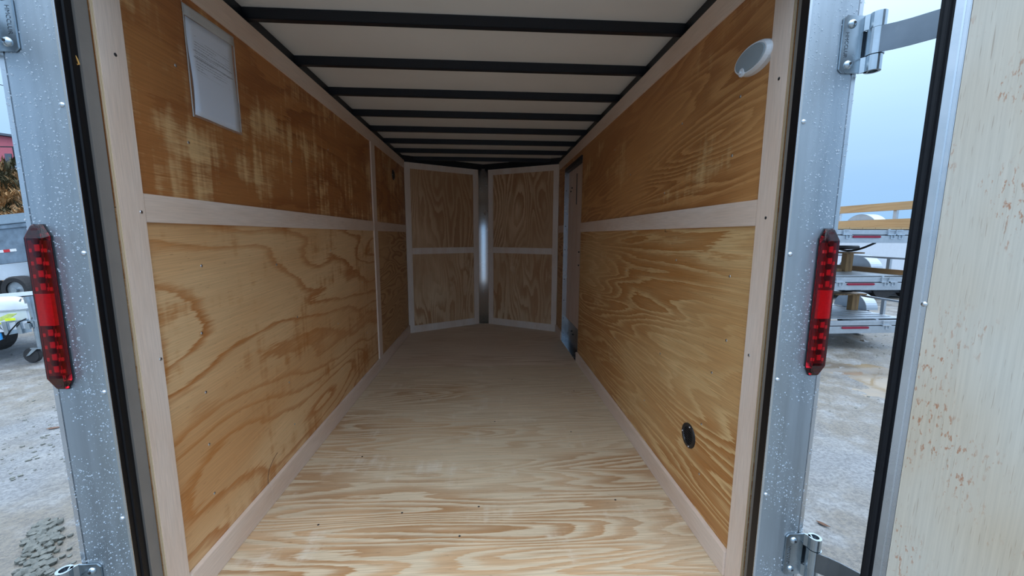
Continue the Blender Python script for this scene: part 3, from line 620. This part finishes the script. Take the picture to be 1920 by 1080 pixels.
def leaf(x, y, rz, s, label):
    pts = [(-1, 0), (-.55, .28), (0, .36), (.5, .22), (1, 0), (.5, -.22), (0, -.36), (-.55, -.28)]
    b = MB(); c = [b.bm.verts.new((p[0]*s, p[1]*s, .012*abs(p[1])+.006*p[0]**2)) for p in pts]; m = [b.bm.verts.new((q*s, 0, 0)) for q in (-.5, .0, .5)]
    for f in ((c[0], c[1], m[0]), (c[1], c[2], m[1], m[0]), (c[2], c[3], m[2], m[1]), (c[3], c[4], m[2]), (c[4], c[5], m[2]), (c[5], c[6], m[1], m[2]), (c[6], c[7], m[0], m[1]), (c[7], c[0], m[0])): b.bm.faces.new(f)
    o = b.build('dead_leaf', 'leaf', None); sm = o.modifiers.new('s', 'SOLIDIFY'); sm.thickness = .0015; o.location = (x, y, max(GZ+gh(x, y), GZ-.0115)+.004); o.rotation_euler = (0, 0, rz); o['label'] = label; o['category'] = 'leaf'; o['group'] = 'dead leaves on the gravel'
leaf(-3.62, 2.28, .4, .05, 'brown dead leaf lying on wet gravel beside the left frame post'); leaf(1.985, .88, -.9, .034, 'dark dead leaf on the gravel below the open right door')

# ------------------------------------------------------------------ stacked utility trailers on the right
def wheel(parent, x0, x1, y, z, r):
    b = MB(); s = 1 if x1 > x0 else -1; n = 28; prof = [(0, .62), (0, .93), (.12, 1), (.88, 1), (1, .93), (1, .62)]; rg = []
    for t_, rr in prof: rg.append([b.bm.verts.new((x0+(x1-x0)*t_, y+r*rr*math.cos(a), z+r*rr*math.sin(a))) for a in (2*math.pi*i/n for i in range(n))])
    for p, q in zip(rg, rg[1:]):
        for i in range(n): b.bm.faces.new((p[i], p[(i+1) % n], q[(i+1) % n], q[i]))
    ty = b.build('tyre', 'tyre', parent)
    MB().cyl((x0+(x1-x0)*.1, y, z), (x0+(x1-x0)*.9, y, z), r*.63, n=24).build('rim', 'hub', ty); MB().cyl((x1-(x1-x0)*.1, y, z), (x1+(x1-x0)*.06, y, z), r*.2, n=14).build('hub_cap', 'zinc', ty)
def utility_trailer(zb, label, wood, slats, wheels, brackets):
    t = thing('utility_trailer', label, 'trailer', (5.40, 4.17, zb), group='stacked aluminium utility trailers')
    HW, LN = .84, 2.5
    box('rear_bumper', 'trailer_alu', t, -HW, HW, 0, .05, 0, .104, .004); box('tail_channel', 'trailer_alu', t, -HW, HW, .006, .06, .116, .182, .005); box('channel_gap', 'black_plastic', t, -HW+.01, HW-.01, .012, .05, .1045, .1155)
    b = MB(); pts = []
    for i in range(17): a = math.pi/2+math.pi*i/16; pts.append((-.19+.016*math.cos(a), -.001, .086+.016*math.sin(a)))
    for i in range(17): a = -math.pi/2+math.pi*i/16; pts.append((.19+.016*math.cos(a), -.001, .086+.016*math.sin(a)))
    b.prism(pts, (0, -.014, 0)).build('red_reflector', 'red_refl', t)
    for x in brackets:
        b = MB().box(x-.05, x+.05, -.016, .004, .176, .186).box(x-.05, x-.042, -.016, .004, .126, .176).box(x-.06, x+.075, -.022, .004, .110, .122).box(x+.0, x+.055, -.012, -.001, .058, .066).box(x+.0, x+.007, -.012, -.001, .066, .108).box(x+.048, x+.055, -.012, -.001, .066, .108)
        b.build('gate_bracket', 'alu_bright', t)
    for s in (-1, 1):
        box('side_beam', 'trailer_alu', t, min(s*HW, s*(HW-.05)), max(s*HW, s*(HW-.05)), .061, LN, .08, .20, .004)
        box('inner_beam', 'trailer_alu', t, s*.40-.02, s*.40+.02, .061, LN, .10, .196)
        if wood:
            rl = box('rail_board', 'wood_new', t, s*.80-.02, s*.80+.018, .03, LN, .485, .605, .003); box('rail_board', 'wood_new', t, s*.80-.02, s*.80+.018, .03, LN, .205, .355, .003)
        else: box('top_rail', 'trailer_alu', t, s*.80-.02, s*.80+.018, .03, LN, .428, .455, .003)
        for y in (.40, 1.35, 2.3): box('rail_post', 'trailer_alu', t, s*.80+.019, s*.80+.055, y-.025, y+.025, .201, .60 if wood else .427)
        # fender: flat inner plate plus a rolled tread-plate top
        cy, cz, a_, h_ = .98, .20, .30, .250; arc = [(cy-a_*math.cos(math.pi*i/20), cz+h_*math.sin(math.pi*i/20)) for i in range(21)]
        x0 = s*(HW+.018)
        fp = MB().prism([(x0, y, z) for y, z in arc], (s*.004, 0, 0)).build('fender_plate', 'trailer_alu', t)
        wdt = s*.20; rows = [[(x0+s*.0045, y, z+.004), (x0+wdt*.5, y, z+.006), (x0+wdt, y, z+.004)] for y, z in arc]
        MB().sheet(rows, .003, (0, 0, 1)).build('fender_top', 'tread', t)
        if wheels: wheel(t, x0+s*.03, x0+s*.18, .98, -zb+GZ+.258, .26)
        sp = [(s*.62, .45+.9*i/12, -.005-.140*math.sin(math.pi*i/12)) for i in range(13)]; MB().tube(sp, .016, 6).build('leaf_spring', 'black_steel', t)
    MB().cyl((-.80, .90, -.090), (.80, .90, -.090), .033, n=14).build('axle', 'black_steel', t)
    b = MB()
    if slats:
        for k in range(16): b.box(-HW+.052, HW-.052, .09+k*.15, .09+k*.15+.105, .1965, .204)
        b.build('deck_slats', 'trailer_alu', t, kind='stuff')
    else:
        for k in range(8): box('deck_board', 'wood_new' if wood else 'trailer_alu', t, -HW+.052+k*.197, -HW+.052+k*.197+.190, .07, LN, .1965, .218 if wood else .204)
    MB().prism([(-.5, LN, .1), (-.42, LN, .1), (.03, LN+1.1, .1), (-.03, LN+1.1, .1)], (0, 0, .08)).prism([(.5, LN, .1), (.42, LN, .1), (-.03, LN+1.1, .1), (.03, LN+1.1, .1)], (0, 0, .08)).build('tongue', 'trailer_alu', t)
    box('front_beam', 'trailer_alu', t, -HW, HW, LN+.001, LN+.05, .08, .20)
    return t
utility_trailer(-.249, 'lowest aluminium utility trailer of the stack, slatted deck, standing on wheels', False, True, True, (.47,))
utility_trailer(.391, 'middle aluminium utility trailer of the stack, with a brown plank on its deck', False, False, False, (-.33, .36, .47))
utility_trailer(1.066, 'topmost aluminium utility trailer of the stack with pale wooden rail boards', True, False, False, (-.31, .36, .48))
# timber between the stacked trailers
def timber(nm, mat, label, cat, loc, sx, sy, sz, rz=0., group=None):
    o = MB().box(-sx/2, sx/2, -sy/2, sy/2, 0, sz).build(nm, mat, None, .003); o.location = loc; o.rotation_euler = (0, 0, rz); o['label'] = label; o['category'] = cat
    if group: o['group'] = group
    return o
D1, D2 = -.249+.205, .391+.205
GB = 'timber spacers between the stacked trailers'
timber('timber_post', 'wood_old', 'short brown timber post standing on the deck of the lowest stacked trailer', 'timber', (6.06, 4.90, D1+.0), .12, .09, .251, 0, GB)
timber('cross_board', 'wood_old', 'grey-brown board laid across the lower timber post under the middle trailer', 'board', (5.96, 5.00, D1+.2525), .54, .32, .022, 0, GB)
timber('timber_post', 'wood_old', 'short brown timber post standing on the deck of the middle stacked trailer', 'timber', (5.87, 4.90, D2+.0), .12, .09, .285, 0, GB)
timber('cross_board', 'wood_old', 'small grey-brown board on the upper timber post under the top trailer axle', 'board', (5.92, 5.00, D2+.2865), .36, .32, .022, 0, GB)
timber('deck_plank', 'wood_brown', 'long brown plank lying on edge along the middle stacked trailer deck', 'plank', (6.14, 5.25, D2+.0), .04, 2.25, .072)
timber('deck_plank', 'wood_old', 'dark plank lying crosswise beside the timber post on the middle trailer', 'plank', (5.25, 4.90, D2+.0005), 1.0, .10, .04)

# white box trailer standing behind the stack
t = thing('box_trailer', 'low white box trailer with dark wheels behind the stacked trailers', 'trailer', (11.2, 8.6, GZ))
box('body', 'white_paint', t, -2.6, 2.4, 0, 1.9, .24, 1.52, .03); box('frame', 'black_steel', t, -2.55, 2.35, .05, 1.85, .16, .2395)
for y in (.02, 1.72):
    for x in (-.55, .25): MB().cyl((x, y, .31), (x, y+.18, .31), .31, n=24).build('tyre', 'tyre', t)
box('body_trim', 'alu_bright', t, -2.61, 2.41, -.012, -.001, .24, .29)

# ------------------------------------------------------------------ left yard: small trailer with tongue jack
TJ = (-5.77, 4.2, GZ)
t = thing('small_trailer', 'white low trailer with smooth fender and a swivel tongue jack beside the left post', 'trailer', TJ)
TL = 5.0*math.pi/180; tl = lambda x, z: (x*math.cos(TL)-z*math.sin(TL), z*math.cos(TL)+x*math.sin(TL))
def tbox(nm, mat, x0, x1, y0, y1, z0, z1, bev=.004, par=t): 
    p = [tl(x0, z0), tl(x1, z0), tl(x1, z1), tl(x0, z1)]; return MB().prism([(a, y0, b_+.0) for a, b_ in p], (0, y1-y0, 0)).build(nm, mat, par, bev)
tbox('side_panel', 'white_paint', -2.6, -.03, .0, .05, .545, .685); tbox('top_rail', 'alu_bright', -2.6, .0, -.012, .06, .686, .705)
tbox('far_rail', 'white_paint', -2.6, .1, 1.25, 1.32, .80, .86); tbox('deck', 'trailer_alu', -2.6, -.1, .06, 1.24, .56, .60)
se = lambda v, p: math.copysign(abs(v)**p, v)
arc = [(-.78+.36*se(math.cos(math.pi*i/24), .6), .66+.215*se(math.sin(math.pi*i/24), .6)) for i in range(25)]
arc = [tl(x, z) for x, z in arc]; fe = MB().sheet([[(x, .056, z), (x+.004, .062, z+.006), (x+.12, .13, z+.009), (x+.236, .20, z+.006), (x+.24, .21, z)] for x, z in arc], .006, (0, 0, 1)).build('fender', 'white_paint', t, smooth=True)
b = MB(); n = 24; cx, cz = tl(-.78, .42)
b.cyl((cx, .09, cz), (cx, .27, cz), .27, n=28).build('tyre', 'tyre', t)
tbox('tongue_beam', 'white_paint', -.9, .10, -.10, -.03, .455, .545)
lab = tbox('brand_panel', 'white_paint', -.55, -.225, -.112, -.1005, .44, .535, .001); blu = tbox('blue_wrap', 'blue', -.75, -.40, -.125, -.1125, .34, .54, .001); tbox('blue_wrap', 'blue', -.41, -.26, -.1235, -.1125, .34, .43, .001)
lt = text_mesh('TIDESA', .068, 'letter'); ax, az = tl(-.345, .488); link('lettering', lt, t, (ax, -.1126, az), (math.pi/2, -TL, 0))
for x in (-.19, -.03): tbox('tongue_clamp', 'zinc', x-.03, x+.03, -.125, -.02, .40, .57)
tbox('yellow_stripe', 'yellow', -.60, -.235, -.13, -.112, .545, .562, .001)
p = [(-.42, .565), (-.12, .665), (-.02, .66), (-.10, .615), (-.24, .58)]; p = [tl(*q) for q in p]
MB().prism([(x, -.118, z) for x, z in p], (0, .012, 0)).build('winch_strap', 'yellow_dull', t); tbox('yellow_flap', 'yellow', -.17, -.06, -.122, -.108, .575, .607, .001)
cb = [tl(*q) for q in [(-.28, .33), (-.2, .36), (-.12, .45), (.0, .55), (.1, .585)]]; MB().tube([(x, -.14, z) for x, z in cb], .008, 6).build('safety_cable', 'rubber', t)
MB().cyl((.07, -.05, .19), (.03, -.05, .84), .030, n=16).build('jack_tube', 'zinc', t); MB().cyl((.035, -.05, .78), (.028, -.05, .86), .05, n=16).build('jack_head', 'zinc', t)
MB().tube([(.03, -.05, .83), (-.06, -.06, .835), (-.08, -.06, .80)], .009, 6).build('jack_handle', 'zinc', t)
MB().box(.0, .09, -.10, .02, .47, .56).box(-.01, .06, -.12, -.1, .45, .53).build('coupler', 'zinc', t, .008)
MB().box(-.02, .10, -.09, -.01, .185, .20).prism([(-.05, -.085, .10), (.06, -.085, .19), (.0, -.085, .19), (-.09, -.085, .09)], (0, .006, 0)).prism([(-.05, -.015, .10), (.06, -.015, .19), (.0, -.015, .19), (-.09, -.015, .09)], (0, -.006, 0)).build('caster_fork', 'zinc', t)
MB().cyl((-.04, -.075, .098), (-.04, -.025, .098), .098, n=24).build('caster_wheel', 'tyre', t, .006)

# dump trailer further back
t = thing('dump_trailer', 'grey steel dump trailer with tread plate fender and red-white tape', 'trailer', (-11.2, 8.5, GZ), (0, -R(6.5), 0))
box('bed_side', 'dump_grey', t, -3.2, 1.6, .02, .08, .93, 1.78); box('bed_lip', 'dump_lip', t, -3.2, 1.6, -.03, .10, 1.80, 2.01, .01); box('lip_shadow_rib', 'dump_grey', t, -3.2, 1.6, -.01, .09, 1.70, 1.795, .01)
for k in range(3): box('tape_red', 'tape_red', t, -.24+k*.28, -.10+k*.28, .012, .019, 1.185, 1.245); box('tape_white', 'tape_white', t, -.099+k*.28, .039+k*.28, .012, .019, 1.185, 1.245)
box('chassis', 'black_steel', t, -3.2, 1.6, .15, .30, .66, .90)
fpts = [(-1.2, .92), (.12, .92), (.42, .56), (.40, .56), (.10, .90), (-1.2, .90)]
MB().prism([(x, -.32, z) for x, z in fpts], (0, .33, 0)).build('fender', 'tread', t, .004)
MB().prism([(x, -.02, z) for x, z in [(.12, .92), (1.0, .92), (1.0, .56), (.42, .56)]], (0, .02, 0)).build('fender_skirt', 'tread', t)
for x in (.0, .63):
    b = MB(); rg = []
    for yy, rr in ((-.26, .19), (-.27, .28), (-.24, .31), (-.06, .31), (-.03, .26)): rg.append([b.bm.verts.new((x+rr*math.cos(a), yy, .31+rr*math.sin(a))) for a in (2*math.pi*i/28 for i in range(28))])
    for p, q in zip(rg, rg[1:]):
        for i in range(28): b.bm.faces.new((p[i], p[(i+1) % 28], q[(i+1) % 28], q[i]))
    ty = b.build('tyre', 'tyre', t); MB().cyl((x, -.20, .31), (x, -.22, .31), .195, n=24).build('rim', 'hub', ty); MB().cyl((x, -.221, .31), (x, -.28, .31), .06, n=14).build('hub_cap', 'zinc', ty)

# hillside with dry brush, red building on top
def hz(x, y): return max(0, (y-13.0)*.66)*(.9 if y < 20 else 1)+.35*noise.noise(Vector((x*.5, y*.5, 0)))
hl = struct('hill')
nx, ny = 70, 24; V = []; F = []
for j in range(ny+1):
    for i in range(nx+1):
        x = -48+36*i/nx; y = 13.0+8.2*j/ny; z = GZ+.0+hz(x, min(y, 20.4))*1.0 - (.3 if j == 0 else 0); V.append((x, y, z))
for j in range(ny):
    for i in range(nx): F.append((j*(nx+1)+i, j*(nx+1)+i+1, (j+1)*(nx+1)+i+1, (j+1)*(nx+1)+i))
me = bpy.data.meshes.new('slope'); me.from_pydata(V, [], F); me.materials.append(M['hill']); link('slope', me, hl)
def brush(name, mat, n, seed):
    rn = random.Random(seed); V = []; F = []
    for _ in range(n):
        x, y = rn.uniform(-34, -16), rn.uniform(13.4, 20.3)
        if noise.noise(Vector((x*.8+seed, y*.8, 2))) < -.1: continue
        z = GZ+hz(x, y)
        for k in range(7):
            a = rn.random()*6.28; h = rn.uniform(.25, .75); w_ = .03; dx, dy = math.cos(a), math.sin(a); b0 = len(V); lx, ly = dx*h*.6, dy*h*.6
            V += [(x-dy*w_, y+dx*w_, z-.05), (x+dy*w_, y-dx*w_, z-.05), (x+lx*.5+dy*w_, y+ly*.5-dx*w_, z+h*.7), (x+lx*.5-dy*w_, y+ly*.5+dx*w_, z+h*.7), (x+lx, y+ly, z+h*.95)]
            F += [(b0, b0+1, b0+2, b0+3), (b0+3, b0+2, b0+4)]
    me = bpy.data.meshes.new(name); me.from_pydata(V, [], F); me.materials.append(M[mat]); link(name, me, hl, kind='stuff')
brush('dry_brush', 'brush', 5200, 3); brush('dark_brush', 'brush_dark', 2600, 8)
t = thing('red_building', 'faded red building with a dark railing on top of the brushy hill', 'building', (-26.0, 23.0, 3.6))
MB().prism([(-6, 0, -1.0), (6, 0, -1.0), (6, 0, 2.0), (-6, 0, 3.55)], (0, 5, 0)).build('wall', 'building_red', t); MB().prism([(-6.2, -.25, 3.62), (6.2, -.25, 1.98), (6.2, -.25, 2.1), (-6.2, -.25, 3.74)], (0, 5.5, 0)).build('roof', 'building_trim', t)
box('deck', 'building_trim', t, -6, 6, -1.4, -.01, .95, 1.12); box('deck_fascia', 'alu_bright', t, -6, 6, -1.42, -1.41, 1.0, 1.08)
box('railing', 'black_steel', t, -1.6, 6, -1.4, -1.36, 2.02, 2.07)
for x in (-1.6, -.7, .2, 1.1, 2.0): box('railing_post', 'black_steel', t, x-.03, x+.03, -1.4, -1.36, 1.12, 2.02)
box('window', 'building_trim', t, -.9, -.55, -.03, -.001, 1.15, 1.95); box('door', 'building_trim', t, -.3, .05, -.03, -.001, -.2, .9); box('side_block', 'building_trim', t, -6, -1.9, -1.6, -.02, -.8, 1.3)
wr_ = MB().tube([(-32, 23, 11.0), (-27, 22.9, 9.3), (-22, 22.8, 8.0), (-16, 22.7, 6.9)], .02, 6).build('utility_wire', 'rubber'); wr_['label'] = 'thin dark overhead wire against the sky beside the left post'; wr_['category'] = 'wire'
# dry grass verge far right
vb = struct('verge'); 
V = []; F = []; rn = random.Random(21)
for _ in range(5000):
    x, y = rn.uniform(8, 30), rn.uniform(11.5, 16); h = rn.uniform(.1, .3); a = rn.random()*6.28; b0 = len(V); w_ = .02
    V += [(x-w_, y, GZ-.02), (x+w_, y, GZ-.02), (x+.1*math.cos(a), y+.1*math.sin(a), GZ+h)]; F.append((b0, b0+1, b0+2))
me = bpy.data.meshes.new('dry_grass'); me.from_pydata(V, [], F); me.materials.append(M['brush']); link('dry_grass', me, vb, kind='stuff')
